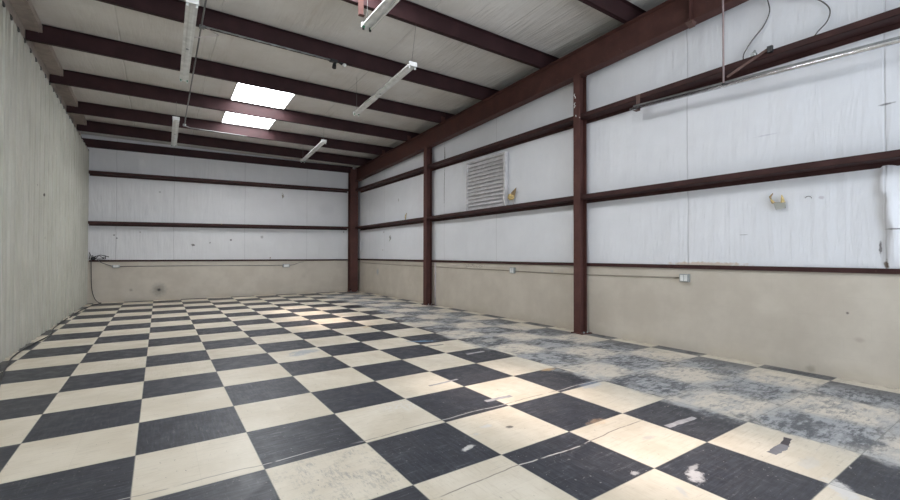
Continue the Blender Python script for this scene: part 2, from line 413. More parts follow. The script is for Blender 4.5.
# ---- ceiling facing, sagging between the purlins, open where the skylights are
PY = [-6.02, -4.42, -2.82, -1.22, .38, 1.99, 3.58, 5.16, 6.80, 8.36, 9.87]
PL_SKEW = [0, 0, 0, 0, 0, 0, .03, .13, .13, .24, .05]   # the old purlins do not sit quite square: extra y at the left end
SKX = (1.33, 2.39); SKY = [(5.25, 8.47), (-.75, 1.90)]
XO = 6.12                       # the roof runs on past the right wall
xs = sorted(set([round(-1.62 + .11 * i, 3) for i in range(72)] + list(SKX) + [XO]))
ys = sorted(set([round(YF - .1 + .11 * i, 3) for i in range(155)] + [v for s_ in SKY for v in s_] + [YB + .12]))
xs = [x for x in xs if x <= XO and all(abs(x - q) > .03 or x == q for q in SKX)]
ys = [y for y in ys if y <= YB + .12 and all(abs(y - q) > .03 or y == q for s_ in SKY for q in s_)]
def ceilz(x, y):
    z = roofz(y, PB + PH + .005)
    if y > PY[-1]: z -= (z - 4.19) * min(1, (y - PY[-1]) / .55)
    for a, b in zip(PY[:-1], PY[1:]):
        if a - .06 <= y <= b - .06:
            t = (y - a + .06) / (b - a)
            e = min(1, min(abs(x - SKX[0]), abs(x - SKX[1])) / .3) if any(s0 - .2 < y < s1 + .2 for s0, s1 in SKY) else 1
            z -= (.018 + .03 * mn.noise(Vector((x * .7, y * .3, 0)))) * math.sin(math.pi * t) * e
            z += .010 * mn.noise(Vector((x * 3.2 + y * .8, y * .7, 4))) * math.sin(math.pi * t) * e
    return z
m = MB(); idx = {}
for i, x in enumerate(xs):
    for j, y in enumerate(ys):
        idx[i, j] = len(m.v); m.v.append(Vector((x, y, ceilz(x, y))))
for i in range(len(xs) - 1):
    for j in range(len(ys) - 1):
        cx, cy = (xs[i] + xs[i + 1]) / 2, (ys[j] + ys[j + 1]) / 2
        if SKX[0] < cx < SKX[1] and any(a < cy < b for a, b in SKY): continue
        m.f.append((idx[i, j], idx[i, j + 1], idx[i + 1, j + 1], idx[i + 1, j]))
c_ = m.build('ceiling', CEIL, smooth=True); struct(c_)
so = c_.modifiers.new('s', 'SOLIDIFY'); so.thickness = .08; so.offset = -1

# ---- skylights in the roof
for k, (y0, y1) in enumerate(SKY):
    zb = PB + PH + .07
    x0, x1 = SKX
    m = MB(); m.quadbox([(x0 - .05, y0, roofz(y0, zb)), (x1 + .05, y0, roofz(y0, zb)), (x1 + .05, y1, roofz(y1, zb)), (x0 - .05, y1, roofz(y1, zb)),
                         (x0 - .05, y0, roofz(y0, zb + .004)), (x1 + .05, y0, roofz(y0, zb + .004)), (x1 + .05, y1, roofz(y1, zb + .004)), (x0 - .05, y1, roofz(y1, zb + .004))])
    w = m.build('window_%d' % (k + 1), PANEM); struct(w); w['_o'] = (0, 0, 0)
    m = MB(); zf = PB + PH - .004
    for (a, b) in ((x0 - .012, x0 + .004), (x1 - .004, x1 + .012), (x1 - .05, x1 - .044)):
        m.bar(((a + b) / 2, y0, roofz(y0, zf + .035)), ((a + b) / 2, y1, roofz(y1, zf + .035)), (0, 0, 1), [(-(b - a) / 2, -.035), ((b - a) / 2, -.035), ((b - a) / 2, .035), (-(b - a) / 2, .035)])
    for y in (y0, y1):
        m.box(x0, x1, y - .01, y + .01, roofz(y, zf), roofz(y, zf + .07))
    m.build('window_frame', WHITE, w)

# ---- left wall: ribbed metal liner
m = MB(); y = YF; prof = []
while y < YB + .05:
    for dy, d in ((0, 0), (.010, .017), (.085, .017), (.091, .022), (.109, .022), (.115, .017), (.190, .017), (.20, 0), (.245, 0), (.2525, .003), (.26, 0)):
        prof.append((y + dy, d))
    y += .305
prof = [(min(a, YB + .02), b) for a, b in prof if a <= YB + .3]
b0 = 0
def lwt(y): return 3.775 + .030 * (YB - y)
for (yy, d) in prof: m.v += [Vector((XL - .017 + d, yy, 0)), Vector((XL - .017 + d, yy, lwt(yy)))]
for i in range(len(prof) - 1): m.f.append((2 * i, 2 * i + 1, 2 * i + 3, 2 * i + 2))
o = m.build('wall_left', LW); struct(o); o['_o'] = (0, 0, 0)
so = o.modifiers.new('s', 'SOLIDIFY'); so.thickness = .0015; so.offset = 1
m = MB(); y = YF
while y < YB - .1:
    a_, b_ = y + .190, y + .318; zt = lwt(y + .25)
    m.quadbox([(XL - .017, a_, zt - .012), (XL + .003, a_ + .03, zt - .012), (XL + .003, b_ - .03, zt - .012), (XL - .017, b_, zt - .012),
               (XL - .017, a_, zt + .022), (XL + .003, a_ + .03, zt + .022), (XL + .003, b_ - .03, zt + .022), (XL - .017, b_, zt + .022)])
    y += .305
cl = m.build('rib_gap_shade', BLACK, o); cl['kind'] = 'stuff'  # black blocks painting the shade of the open gaps above the liner valleys
# plain strip above and behind the liner, and the boxed soffit between the purlins
m = MB(); m.quadbox([(-1.60, YF, 0), (-1.385, YF, 0), (-1.385, YB + .1, 0), (-1.60, YB + .1, 0),
                     (-1.60, YF, 3.4), (-1.385, YF, 3.4), (-1.385, YB + .1, 3.4), (-1.60, YB + .1, 3.4)])
m.quadbox([(-1.60, YF, 3.4), (-1.50, YF, 3.4), (-1.50, YB + .1, 3.4), (-1.60, YB + .1, 3.4),
           (-1.60, YF, 5.1), (-1.50, YF, 5.1), (-1.50, YB + .1, 4.42), (-1.60, YB + .1, 4.42)])
struct(m.build('trim_1', BEIGE))
m = MB()
for a, b in zip([q + w_ for q, w_ in zip(PY, PL_SKEW)][:-1], [q + w_ for q, w_ in zip(PY, PL_SKEW)][1:]):
    a0, b0 = a + .004, b - .065
    z0, z1 = PB + .135, PB + PH - .01
    m.quadbox([(-1.497, a0, roofz(a0, z0)), (-1.315, a0, roofz(a0, z0)), (-1.315, b0, roofz(b0, z0)), (-1.497, b0, roofz(b0, z0)),
               (-1.497, a0, roofz(a0, z1)), (-1.315, a0, roofz(a0, z1)), (-1.315, b0, roofz(b0, z1)), (-1.497, b0, roofz(b0, z1))])
    m.quadbox([(-1.36, a0, roofz(a0, z0 - .006)), (-1.35, a0, roofz(a0, z0 - .006)), (-1.35, b0, roofz(b0, z0 - .006)), (-1.36, b0, roofz(b0, z0 - .006)),
               (-1.36, a0, roofz(a0, z0)), (-1.35, a0, roofz(a0, z0)), (-1.35, b0, roofz(b0, z0)), (-1.36, b0, roofz(b0, z0))])
struct(m.build('trim_2', BEIGE))

# ---- insulated walls
def raf_(y): return 3.925 + SL * (YB - y)
def grid_wall(name, along, a0, a1, zlo, zhi, mat, disp, step=.06, axis='x', fixed=0., flip=False):
    m = MB(); na = int((a1 - a0) / (step if axis == 'y' else .025)); nz = int(3.8 / step)
    for i in range(na + 1):
        a = a0 + (a1 - a0) * i / na
        for j in range(nz + 1):
            z = zlo + (zhi(a) - zlo) * j / nz; d = disp(a, z)
            m.v.append(Vector((fixed - d, a, z)) if axis == 'x' else Vector((a, fixed - d, z)))
    for i in range(na):
        for j in range(nz):
            q = (i * (nz + 1) + j, i * (nz + 1) + j + 1, (i + 1) * (nz + 1) + j + 1, (i + 1) * (nz + 1) + j)
            m.f.append(q if flip else q[::-1])
    o = m.build(name, mat, smooth=True); struct(o); o['_o'] = (0, 0, 0); return o
GZ = [1.07, 2.082, 3.341, 4.6]
def pillow(a, z, w=.016):
    for lo, hi in zip(GZ[:-1], GZ[1:]):
        if lo <= z <= hi:
            t = (z - lo) / (hi - lo); e = math.sin(math.pi * t) ** .6
            d = w * e * (.8 + .9 * mn.noise(Vector((a * .8, z * .4, 2))))
            d += .006 * e * mn.noise(Vector((a * 5 + z * 1.5, z * .8, 7)))
            return d
    return 0
def disp_r(a, z):
    d = pillow(a, z)
    # loose fold near the right edge of the picture
    if z < 2.08:
        t = (z - 1.07) / 1.01; yc = -2.17 - .03 * math.sin(t * 5)
        k = max(0., math.sin(math.pi * t)) ** .8
        q = (a - yc)
        q += .012 * math.sin(z * 23) + .008 * math.sin(z * 41)
        d += .065 * k * math.exp(-(q / .13) ** 2) / (1 + math.exp(max(-30, min(30, q / .012)))) - .012 * k * math.exp(-((q - .03) / .03) ** 2)
    return d
RM = [(8.085, 1.709, .05, .07, .8, (.25, .24, .22)), (8.55, 1.905, .04, .03, .6, (.3, .28, .26)), (8.62, 1.365, .04, .02, .6, (.35, .3, .25)),
      (7.59, 2.765, .03, .05, .6, (.3, .28, .27)), (.932, 3.43, .035, .012, .7, (.25, .22, .2)), (-.576, 1.10, .5, .035, .7, (.62, .48, .36)),
      (-1.02, 1.45, .05, .006, .6, (.3, .3, .32)), (-1.72, 1.80, .03, .02, .5, (.45, .4, .45)), (-2.25, 1.455, .07, .008, .8, (.12, .11, .12)),
      (-2.19, 1.13, .02, .05, .9, (.12, .08, .05)), (-2.15, 1.28, .012, .07, .8, (.1, .09, .1)),  # thin dark marks paint the shade in the loose fold's crease
      (5.25, 2.9, .012, .55, .85, (.10, .09, .10)), (5.24, 3.55, .02, .25, .9, (.06, .05, .05)), (3.357, 2.05, .01, .03, .8, (.2, .2, .2)),
      (-1.25, 2.55, .12, .008, .35, (.4, .4, .5)), (-2.2, 2.62, .06, .012, .8, (.15, .15, .16))]
FR = mat_facing('wall_facing_right', 1, (.80, .81, .85), (9.6, 8.5, 5.245, 3.357, 1.45, -.386, -2.19, -4.1), marks=RM)
BM = [(-.839, 1.707, .03, .02, .8, (.1, .1, .1)), (-.78, 1.63, .02, .02, .7, (.1, .1, .1)), (.89, 1.48, .05, .035, .8, (.07, .06, .05)),
      (1.829, 1.638, .03, .03, .9, (.03, .03, .03)), (2.663, 1.747, .05, .05, .5, (.2, .19, .18)), (5.2, 1.98, .03, .03, .6, (.15, .15, .15)),
      (.119, 2.883, .03, .02, .5, (.15, .15, .15)), (-.3, 1.8, .02, .02, .5, (.15, .12, .1)), (3.26, 3.02, .035, .07, .8, (.30, .27, .22)),
      (1.3, 1.55, .02, .03, .6, (.12, .1, .1)), (4.6, 2.7, .3, .2, .12, (.4, .4, .42)), (2.0, 3.0, .4, .2, .12, (.4, .4, .42))]
FB = mat_facing('wall_facing_back', 0, (.76, .755, .77), (.435, 2.192, 3.99, -.8), rough=.5, marks=BM)
grid_wall('wall_right', 'y', YF, YB + .05, 1.0, lambda y: roofz(y, 3.93), FR, disp_r, fixed=XR)
grid_wall('wall_back', 'x', -1.55, XO, 1.0, lambda x: 4.18, FB, lambda a, z: pillow(a, z, .012), axis='y', fixed=YB, flip=True)
# masonry lower walls (inner face flush with the facing)
m = MB(); m.box(XR - .012, XR + .2, YF, YB + .2, -.01, 1.055); struct(m.build('wall_right_base', MAS))
m = MB(); m.box(-1.38, XR - .012, YB - .012, YB + .2, -.01, 1.055); struct(m.build('wall_back_base', MAS))
# wall behind the camera with its open roller door
m = MB(); DX0, DX1, DZ = .6, 5.3, 4.1
m.box(-1.6, DX0, YF - .15, YF, 0, 5.15); m.box(DX1, XO + .05, YF - .15, YF, 0, 5.15); m.box(DX0, DX1, YF - .15, YF, DZ, 5.15)
struct(m.build('wall_front', WHITE))
m = MB()
m.quadbox([(XR + .005, YF, raf_(YF)), (XO, YF, raf_(YF)), (XO, YB + .2, raf_(YB)), (XR + .005, YB + .2, raf_(YB)), (XR + .005, YF, raf_(YF) + .02), (XO, YF, raf_(YF) + .02), (XO, YB + .2, raf_(YB) + .02), (XR + .005, YB + .2, raf_(YB) + .02)])
m.box(XO - .01, XO + .05, YF, YB + .2, 3.85, 5.3)
m.box(XR + .06, XR + .2, YF, YB + .2, 1.06, 3.85); struct(m.build('wall_right_sheeting', WHITE))
m = MB(); m.box(-1.6, XO, YB + .06, YB + .2, 1.06, 4.6); struct(m.build('wall_back_sheeting', WHITE))

# ---- sill channels on top of the masonry
m = MB(); m.box(XR - .030, XR + .05, YF, YB - .01, 1.056, 1.062); m.box(XR - .036, XR - .030, YF, YB - .01, 1.042, 1.092)
tag(m.build('sill_channel', GIRT, loc=(XR, 2., 1.056)), 'thin dark red steel channel along the top of the right masonry wall', 'steel channel')
m = MB(); m.box(-1.32, XR - .04, YB - .030, YB + .05, 1.036, 1.062); m.box(-1.32, XR - .04, YB - .036, YB - .030, 1.030, 1.074)
tag(m.build('sill_channel', GIRT, loc=(2., YB, 1.056)), 'thin dark red steel channel along the top of the back masonry wall', 'steel channel')

# ---- girts (Z sections standing 0.2 m proud of the facing)
def zprof(d, h, t=.004, lip=.016):
    return [[(0, 0), (d, 0), (d, t), (0, t)], [(0, 0), (t, 0), (t, h), (0, h)], [(0, h - t), (lip, h - t), (lip, h), (0, h)]]
def girt_right(z, label):
    m = MB(); xi = XR - .2
    m.box(xi, XR + .01, YF + .02, YB - .25, z, z + .004); m.box(xi, xi + .004, YF + .02, YB - .25, z, z + .066); m.box(xi, xi + .018, YF + .02, YB - .25, z + .062, z + .066)
    m.box(XR - .012, XR + .01, YF + .02, YB - .25, z - .05, z)
    tag(m.build('wall_girt', GIRT, loc=(XR, 2, z)), label, 'girt')
girt_right(2.082, 'dark red steel girt running across the middle of the right wall, under the louvered vent')
girt_right(3.341, 'upper dark red steel girt of the right wall, above the louvered vent')
def girt_back(zl, zr, label):
    m = MB(); x0, x1 = -1.33, XR - .38; yi = YB - .2
    def seg(ya, yb, lo, hi):
        m.quadbox([(x0, ya, zl + lo), (x1, ya, zr + lo), (x1, yb, zr + lo), (x0, yb, zl + lo), (x0, ya, zl + hi), (x1, ya, zr + hi), (x1, yb, zr + hi), (x0, yb, zl + hi)])
    seg(yi, YB + .01, 0, .004); seg(yi, yi + .004, 0, .066); seg(yi, yi + .018, .062, .066); seg(YB - .012, YB + .01, -.04, 0)
    tag(m.build('wall_girt', GIRT, loc=(2, YB, zl)), label, 'girt')
girt_back(1.965, 2.085, 'dark red steel girt across the middle of the back wall')
girt_back(3.205, 3.335, 'upper dark red steel girt of the back wall, under the eave strut')

# ---- columns
def column(y, ztop, label, w=.13, x0=5.475, x1=5.63, marks=False):
    t = thing('steel_column', label, 'column', (x0, y, 0))
    m = MB(); tw = .008
    m.box(x0, x0 + tw, y - w / 2, y + w / 2, .012, ztop); m.box(x1 - tw, x1, y - w / 2, y + w / 2, .012, ztop); m.box(x0 + tw, x1 - tw, y - .004, y + .004, .012, ztop)
    m.build('shaft', STEEL, t)
    m = MB(); m.box(x0 - .03, x1 + .05, y - w / 2 - .06, y + w / 2 + .03, 0, .012); bp = sub(m.build('base_plate', STEEL, t))
    for (bx, by) in ((x0 + .045, y - w / 2 - .03), (x1 - .03, y - w / 2 - .03)):
        MB().tube([(bx, by, .010), (bx, by, .035)], .010, 6).build('anchor_bolt', GREY, bp)
    m = MB(); m.box(x0 - .0, x1, y - w / 2 - .01, y + w / 2 + .01, ztop, ztop + .012); m.build('cap_plate', STEEL, t)
    return t
def raf(y, b): return b + SL * (YB - y)
RBOT = 3.655
c1 = column(1.195, raf(1.195, RBOT) - .014, 'nearest dark red steel column on the right wall, white scribble near its top')
m = MB()
for pts in ([(1.31, 3.74), (1.325, 3.72), (1.30, 3.69), (1.30, 3.665)], [(1.30, 3.60), (1.325, 3.58), (1.30, 3.55), (1.325, 3.52)], [(1.29, 3.40), (1.285, 3.375)], [(1.22, 3.35), (1.215, 3.34)]):
    m.tube([(5.4725, y - .08, z) for y, z in [(q[0] + .0, q[1]) for q in pts]], .006, 5)
m.build('paint_marks', WHITE, c1)
c2 = column(5.79, raf(5.79, RBOT) - .014, 'slim dark red steel column on the right wall, left of the louvered vent', .15)
t = thing('steel_column', 'wide dark red steel column standing in the far right corner', 'column', (5.46, YB - .22, 0))
m = MB(); yc = YB - .285
m.box(5.325, 5.595, yc, yc + .01, .012, 4.06); m.box(5.455, 5.465, yc + .01, yc + .2, .012, 4.06); m.box(5.325, 5.595, yc + .2, yc + .21, .012, 4.06); m.build('shaft', STEEL, t)
m = MB(); m.box(5.29, 5.63, yc - .04, yc + .24, 0, .012); bp = sub(m.build('base_plate', STEEL, t))
for bx in (5.35, 5.57): MB().tube([(bx, yc - .02, .01), (bx, yc - .02, .04)], .012, 6).build('anchor_bolt', GREY, bp)
m = MB(); m.box(5.29, 5.35, yc - .035, yc - .001, .05, .11); m.build('clip', PURL, t)

# ---- rafter along the right wall
RT = 4.058
t = thing('rafter_beam', 'large dark red steel rafter climbing along the top of the right wall', 'beam', (5.55, 2, 4.2))
y0, y1 = YF + .02, YB - .295
def sloped(m, xa, xb, lo, hi, y0=y0, y1=y1):
    m.quadbox([(xa, y0, raf(y0, lo)), (xb, y0, raf(y0, lo)), (xb, y1, raf(y1, lo)), (xa, y1, raf(y1, lo)),
               (xa, y0, raf(y0, hi)), (xb, y0, raf(y0, hi)), (xb, y1, raf(y1, hi)), (xa, y1, raf(y1, hi))])
m = MB(); sloped(m, 5.545, 5.555, RBOT + .01, RT - .01); m.build('web', STEEL, t)
m = MB(); sloped(m, 5.47, 5.63, RBOT, RBOT + .01); m.build('flange', STEEL, t)
m = MB(); sloped(m, 5.47, 5.63, RT - .01, RT); m.build('flange', STEEL, t)
ys_ = -.525
m = MB(); m.box(5.475, 5.545, ys_ - .004, ys_ + .004, raf(ys_, RBOT + .011), raf(ys_, RT - .011)); s_ = sub(m.build('stiffener', STEEL, t))
m = MB(); m.quadbox([(5.46, ys_ - .035, raf(ys_, RBOT) - .03), (5.54, ys_ - .035, raf(ys_, RBOT) - .06), (5.54, ys_ + .035, raf(ys_, RBOT) - .06), (5.46, ys_ + .035, raf(ys_, RBOT) - .03),
                     (5.462, ys_ - .045, raf(ys_, RBOT) - .002), (5.56, ys_ - .045, raf(ys_, RBOT) - .002), (5.56, ys_ + .045, raf(ys_, RBOT) - .002), (5.462, ys_ + .045, raf(ys_, RBOT) - .002)]); m.build('gusset', BRN, s_)
# ---- purlins
names = {0: None}
PL = {2: 'roof purlin nearest the camera, over the upper right corner of the photo',
      }
labels = ['', '', 'steel roof purlin third behind the camera', 'steel roof purlin just behind the camera',
          'dark red roof purlin nearest the camera, cut off by the top photo edge',
          'dark red roof purlin second nearest the camera, beside the battered strip light',
          'dark red roof purlin with a grey conduit and twin lamp holder along its underside',
          'dark red roof purlin at the near edge of the skylight',
          'dark red roof purlin crossing the middle of the skylight, brightly lit there',
          'dark red roof purlin at the far edge of the skylight, small conduit elbow under it',
          'dark red roof purlin last before the back wall eave strut']
for k, y in enumerate(PY):
    if k < 4: continue                     # those behind the camera never show
    m = MB(); x0, x1 = -1.495, XO - .02; zb = roofz(y, PB); yw = y - .062; H = PH
    sk = PL_SKEW[k]
    for (ya, yb, lo, hi) in ((yw, yw + .004, 0, H), (yw, y, 0, .004), (y - .004, y, 0, .02), (yw - .05, yw, H - .012, H - .008)):
        m.quadbox([(x0, ya + sk, zb + lo), (x1, ya, zb + lo), (x1, yb, zb + lo), (x0, yb + sk, zb + lo),
                   (x0, ya + sk, zb + hi), (x1, ya, zb + hi), (x1, yb, zb + hi), (x0, yb + sk, zb + hi)])
    t = thing('roof_purlin', labels[k], 'purlin', (2, y, zb))
    m.build('purlin_section', PURL, t)
    m = MB(); m.box(5.50, 5.60, yw + .006, yw + .012, raf(y, RT), zb + .15); m.build('purlin_clip', STEEL, t)
m = MB(); zl, zr = 3.865, 3.965; ye = YB - .10
for (ya, yb, lo, hi) in ((ye, ye + .005, 0, .20), (ye, YB - .02, 0, .005), (ye, YB - .02, .195, .20)):
    m.quadbox([(-1.49, ya, zl + lo), (5.47, ya, zr + lo), (5.47, yb, zr + lo), (-1.49, yb, zl + lo), (-1.49, ya, zl + hi), (5.47, ya, zr + hi), (5.47, yb, zr + hi), (-1.49, yb, zl + hi)])
tag(m.build('eave_strut', PURL, loc=(2, ye, 3.9)), 'dark red steel eave strut along the top of the back wall', 'beam')

# ---- strip lights (no tubes fitted)
def strip_light(xn, yn, xf, label, z=3.86, dirty=False):
    L = 2.44
    p0 = Vector((xn, yn, z)); p1 = Vector((xf, yn + L, z)); d = (p1 - p0).normalized(); sd = Vector((d.y, -d.x, 0))
    t = thing('strip_light', label, 'light fixture', tuple(p0))
    prof = [(-.035, .055), (-.057, .018), (-.057, .008), (-.03, .008), (-.012, .0), (.012, .0), (.03, .008), (.057, .008), (.057, .018), (.035, .055)]
    m = MB(); m.bar(p0 + d * .02, p1 - d * .02, (0, 0, 1), prof); m.build('housing', WHITE, t)
    for e, q in (('n', p0), ('f', p1)):
        s = 1 if e == 'n' else -1
        m = MB(); a = q; b = q + d * s * .022
        m.bar(min((a, b), key=lambda v: v.y), max((a, b), key=lambda v: v.y), (0, 0, 1), [(-.06, -.004), (.06, -.004), (.06, .058), (-.06, .058)])
        ec = sub(m.build('end_cap', WHITE, t))
        for k in (-1, 1):
            c = q + d * s * .032 + sd * .042 * k + Vector((0, 0, -.018))
            hh = MB().box(c.x - .011, c.x + .011, c.y - .009, c.y + .009, c.z - .016, c.z + .028)
            so_ = sub(hh.build('lamp_socket', WHITE if not dirty else BLACK, ec))
    # green socket springs seen on both ends
    for q, s in ((p0, 1), (p1, -1)):
        for k in (-1, 1):
            m = MB(); c = q + d * s * .050 + sd * .042 * k + Vector((0, 0, -.010))
            m.box(c.x - .007, c.x + .007, c.y - .008, c.y + .008, c.z - .008, c.z + .01)
            m.build('socket_contact', LENSG, t)
    m = MB(); cm = (p0 + p1) / 2; m.tube([cm + Vector((0, 0, .003)), cm + Vector((0, 0, -.008))], .016, 10); m.build('knockout_plug', GREY, t)
    for f in (.02, .98):
        q = p0.lerp(p1, f)
        # wire rises to the nearest purlin
        py = min(PY, key=lambda v: abs(v - .03 - q.y)); top = Vector((q.x, py - .03, roofz(py, PB)))
        MB().tube([q + Vector((0, 0, .055)), top if abs(top.y - q.y) < .25 else Vector((q.x, q.y, ceilz(q.x, q.y)))], .0025, 5).build('hanger_wire', DKGREY, t)
    return t
strip_light(.375, 2.03, .40, 'white bare strip light at upper left, hanging near the grey conduit junction')
strip_light(.365, 6.75, .385, 'small far white strip light left of the skylight, its end caps facing down the room')
strip_light(3.03, 2.03, 3.16, 'long white strip light hanging right of the twin lamp holder')
strip_light(3.29, 6.75, 3.46, 'small far white strip light near the far right end of the purlins')
t5 = strip_light(2.09, -.95, 2.09, 'battered strip light with burnt sockets at the top edge of the photo', dirty=True)
m = MB(); m.tube([(2.13, -.85, 3.842), (2.13, 1.42, 3.842)], .013, 10); m.build('fluorescent_tube', BULB, t5)
m = MB(); m.box(2.17, 2.24, 1.915, 1.921, 4.24, 4.55); m.box(2.17, 2.24, 1.86, 1.915, 4.24, 4.246)
tag(m.build('hanger_plate', STEEL, loc=(2.23, 2.06, 4.5)), 'small red steel plate hanging from a purlin behind the battered strip light', 'bracket')

# ---- grey conduit along the roof
zc = lambda y: roofz(y, PB) - .018
t = thing('ceiling_conduit', 'grey conduit under the purlins at left, branching at a junction towards the lamp holder', 'conduit', (.56, 3.55, zc(3.55)))
MB().tube([(.56, y, zc(y)) for y in (-4.3, -1, 1.5, 3.4, 3.55, 5.4, 7., 8.15)] + [(.58, 8.25, zc(8.3) + .004), (.68, 8.35, zc(8.35) + .004), (1.9, 8.37, zc(8.37) + .004)], .011, 8).build('conduit_run', DKGREY, t, smooth=True)
MB().box(.535, .60, 3.50, 3.57, zc(3.5) - .02, zc(3.5) + .016).build('junction_box', DKGREY, t, bevel=.004)
MB().tube([(.60, 3.51, zc(3.5)), (2.34, 3.51, zc(3.5))], .011, 8).build('conduit_run', GREY, t, smooth=True)
MB().tube([(.60 + .045 * i, 3.495 + .016 * math.sin(i * 1.3), zc(3.5) - .012 - .012 * math.cos(i * 1.3)) for i in range(39)], .004, 6).build('wrapped_wire', DKGREY, t, smooth=True)
MB().tube([(.44, 2.95, 3.90), (.56, 3.0, 3.96), (.68, 3.10, 4.05), (.74, 3.2, 4.12), (.68, 3.32, 4.2), (.61, 3.42, 4.28), (.66, 3.48, 4.31)], .005, 6).build('loop_wire', PALE, t, smooth=True)
m = MB(); m.box(.53, .59, 8.12, 8.19, zc(8.15) - .03, zc(8.15) + .01); m.build('junction_box', GREY, t, bevel=.004)
# twin lamp holder at the end of the branch
z_ = zc(3.5)
t = thing('lamp_holder', 'black twin lamp holder with one small white bulb, at the end of the roof conduit', 'lamp', (2.48, 3.51, z_))
MB().box(2.34, 2.46, 3.47, 3.55, z_ - .025, z_ + .012).build('back_box', BLACK, t, bevel=.006)
MB().tube([(2.42, 3.50, z_ - .02), (2.405, 3.48, z_ - .07), (2.40, 3.47, z_ - .075), (2.39, 3.455, z_ - .14)], [.016, .018, .028, .034], 12).build('lamp_socket', BLACK, t)
ls = sub(MB().tube([(2.49, 3.50, z_ - .015), (2.535, 3.49, z_ - .03), (2.54, 3.49, z_ - .033)], [.016, .024, .024], 12).build('lamp_socket', BLACK, t))
MB().sphere((2.572, 3.485, z_ - .045), .033, 12).build('light_bulb', BULB, ls, smooth=True)

# ---- louvered vent
VY0, VY1, VZ0, VZ1 = 3.06, 4.24, 2.16, 3.17
t = thing('louvered_vent', 'grey louvered wall vent between the two girts of the right wall', 'vent', (XR, 3.73, 2.7))
m = MB(); xf = XR - .10
for (a, b, c, d) in ((VY0 - .06, VY0, VZ0, VZ1 + .035), (VY1, VY1 + .03, VZ0, VZ1 + .035), (VY0, VY1, VZ1, VZ1 + .035), (VY0, VY1, VZ0 - .01, VZ0 + .01)):
    m.box(xf, XR - .028, a, b, c, d)
m.build('vent_frame', ALU, t, bevel=.005)
n = 13; dz = (VZ1 - VZ0 - .02) / n
for i in range(n):
    z = VZ0 + .01 + dz * i
    m = MB(); m.quadbox([(XR - .088, VY0, z), (XR - .080, VY0, z - .006), (XR - .080, VY1, z - .006), (XR - .088, VY1, z), (XR - .046, VY0, z + dz * .97), (XR - .040, VY0, z + dz * 1.03), (XR - .040, VY1, z + dz * 1.03), (XR - .046, VY1, z + dz * .97)])
    m.build('blade', ALU, t)
MB().box(XR - .036, XR - .030, VY0, VY1, VZ0, VZ1).build('back_panel', simple('vent_shutter_back', (.30, .29, .29), .6), t)

# ---- torn fibreglass tufts and bits
def tuft(loc, sy, sz, label, mat=TUFT, shape=None, n=9):
    m = MB(); rnd = random.Random(int(loc[1] * 1000 + loc[2] * 77))
    for i in range(n):
        f = i / (n - 1); a, b = shape(f)
        m.sphere((loc[0] - .032 - .01 * rnd.random(), loc[1] + a * sy, loc[2] + b * sz), .5 * max(sy, sz) / n * (1.5 + rnd.random()), 8, (.5, 1, 1))
    return tag(m.build('insulation_tuft', mat, loc=loc, smooth=True), label, 'insulation scrap')
# bird-shaped scrap beside the vent: a body and a raised torn flap
o = thing('insulation_tuft', 'yellow torn insulation scrap with a pointed flap, just right of the louvered vent', 'insulation scrap', (XR - .02, 2.87, 2.3))
m = MB()
for (y, z, r) in ((2.945, 2.315, .03), (2.93, 2.345, .035), (2.91, 2.30, .04), (2.89, 2.34, .045), (2.86, 2.30, .04), (2.84, 2.32, .04), (2.82, 2.30, .03)): m.sphere((XR - .055, y, z), r, 10, (.5, 1, 1.1))
m.build('loose_wool', TUFT, o, smooth=True)
m = MB(); m.quadbox([(XR - 0.050, 2.850, 2.27), (XR - 0.050, 2.800, 2.30), (XR - 0.042, 2.800, 2.30), (XR - 0.042, 2.850, 2.27), (XR - 0.070, 2.865, 2.40), (XR - 0.080, 2.715, 2.475), (XR - 0.072, 2.710, 2.475), (XR - 0.062, 2.860, 2.40)])
m.build('torn_flap', TUFTD, o)
m = MB(); m.tube([(XR - 0.040, 2.830, 2.29), (XR - 0.038, 2.825, 2.22), (XR - 0.040, 2.825, 2.15)], .008, 6); m.build('hanging_strand', PALE, o)
tuft((XR, 7.13, 2.255), .08, .18, 'small yellow insulation scrap on the right wall, left of the slim column', shape=lambda f: (f - .5 + .25 * math.sin(f * 5), .45 - f * .95))
tuft((XR, 8.085, 1.70), .07, .14, 'small grey torn tuft low on the right wall near the far corner', PAPER, lambda f: (.3 * math.sin(f * 7), .5 - f))
tuft((3.27, YB - .02, 3.04), .09, .14, 'small brownish torn tuft between the two back wall girts', simple('dusty_wool', (.38, .33, .26), .9), lambda f: (.4 * math.sin(f * 6), .5 - f))
tuft((2.93, YB - .05, 1.11), .10, .10, 'small reddish insulation scrap on the back wall sill channel', simple('reddish_wool', (.30, .19, .15), .9), lambda f: (f - .5, .5 * math.sin(f * 3.1) - .2))
tuft((1.60, YB - .215, 2.075), .08, .04, 'tiny pale scrap caught on the middle girt of the back wall', TUFT, lambda f: (f - .5, 0), 5)
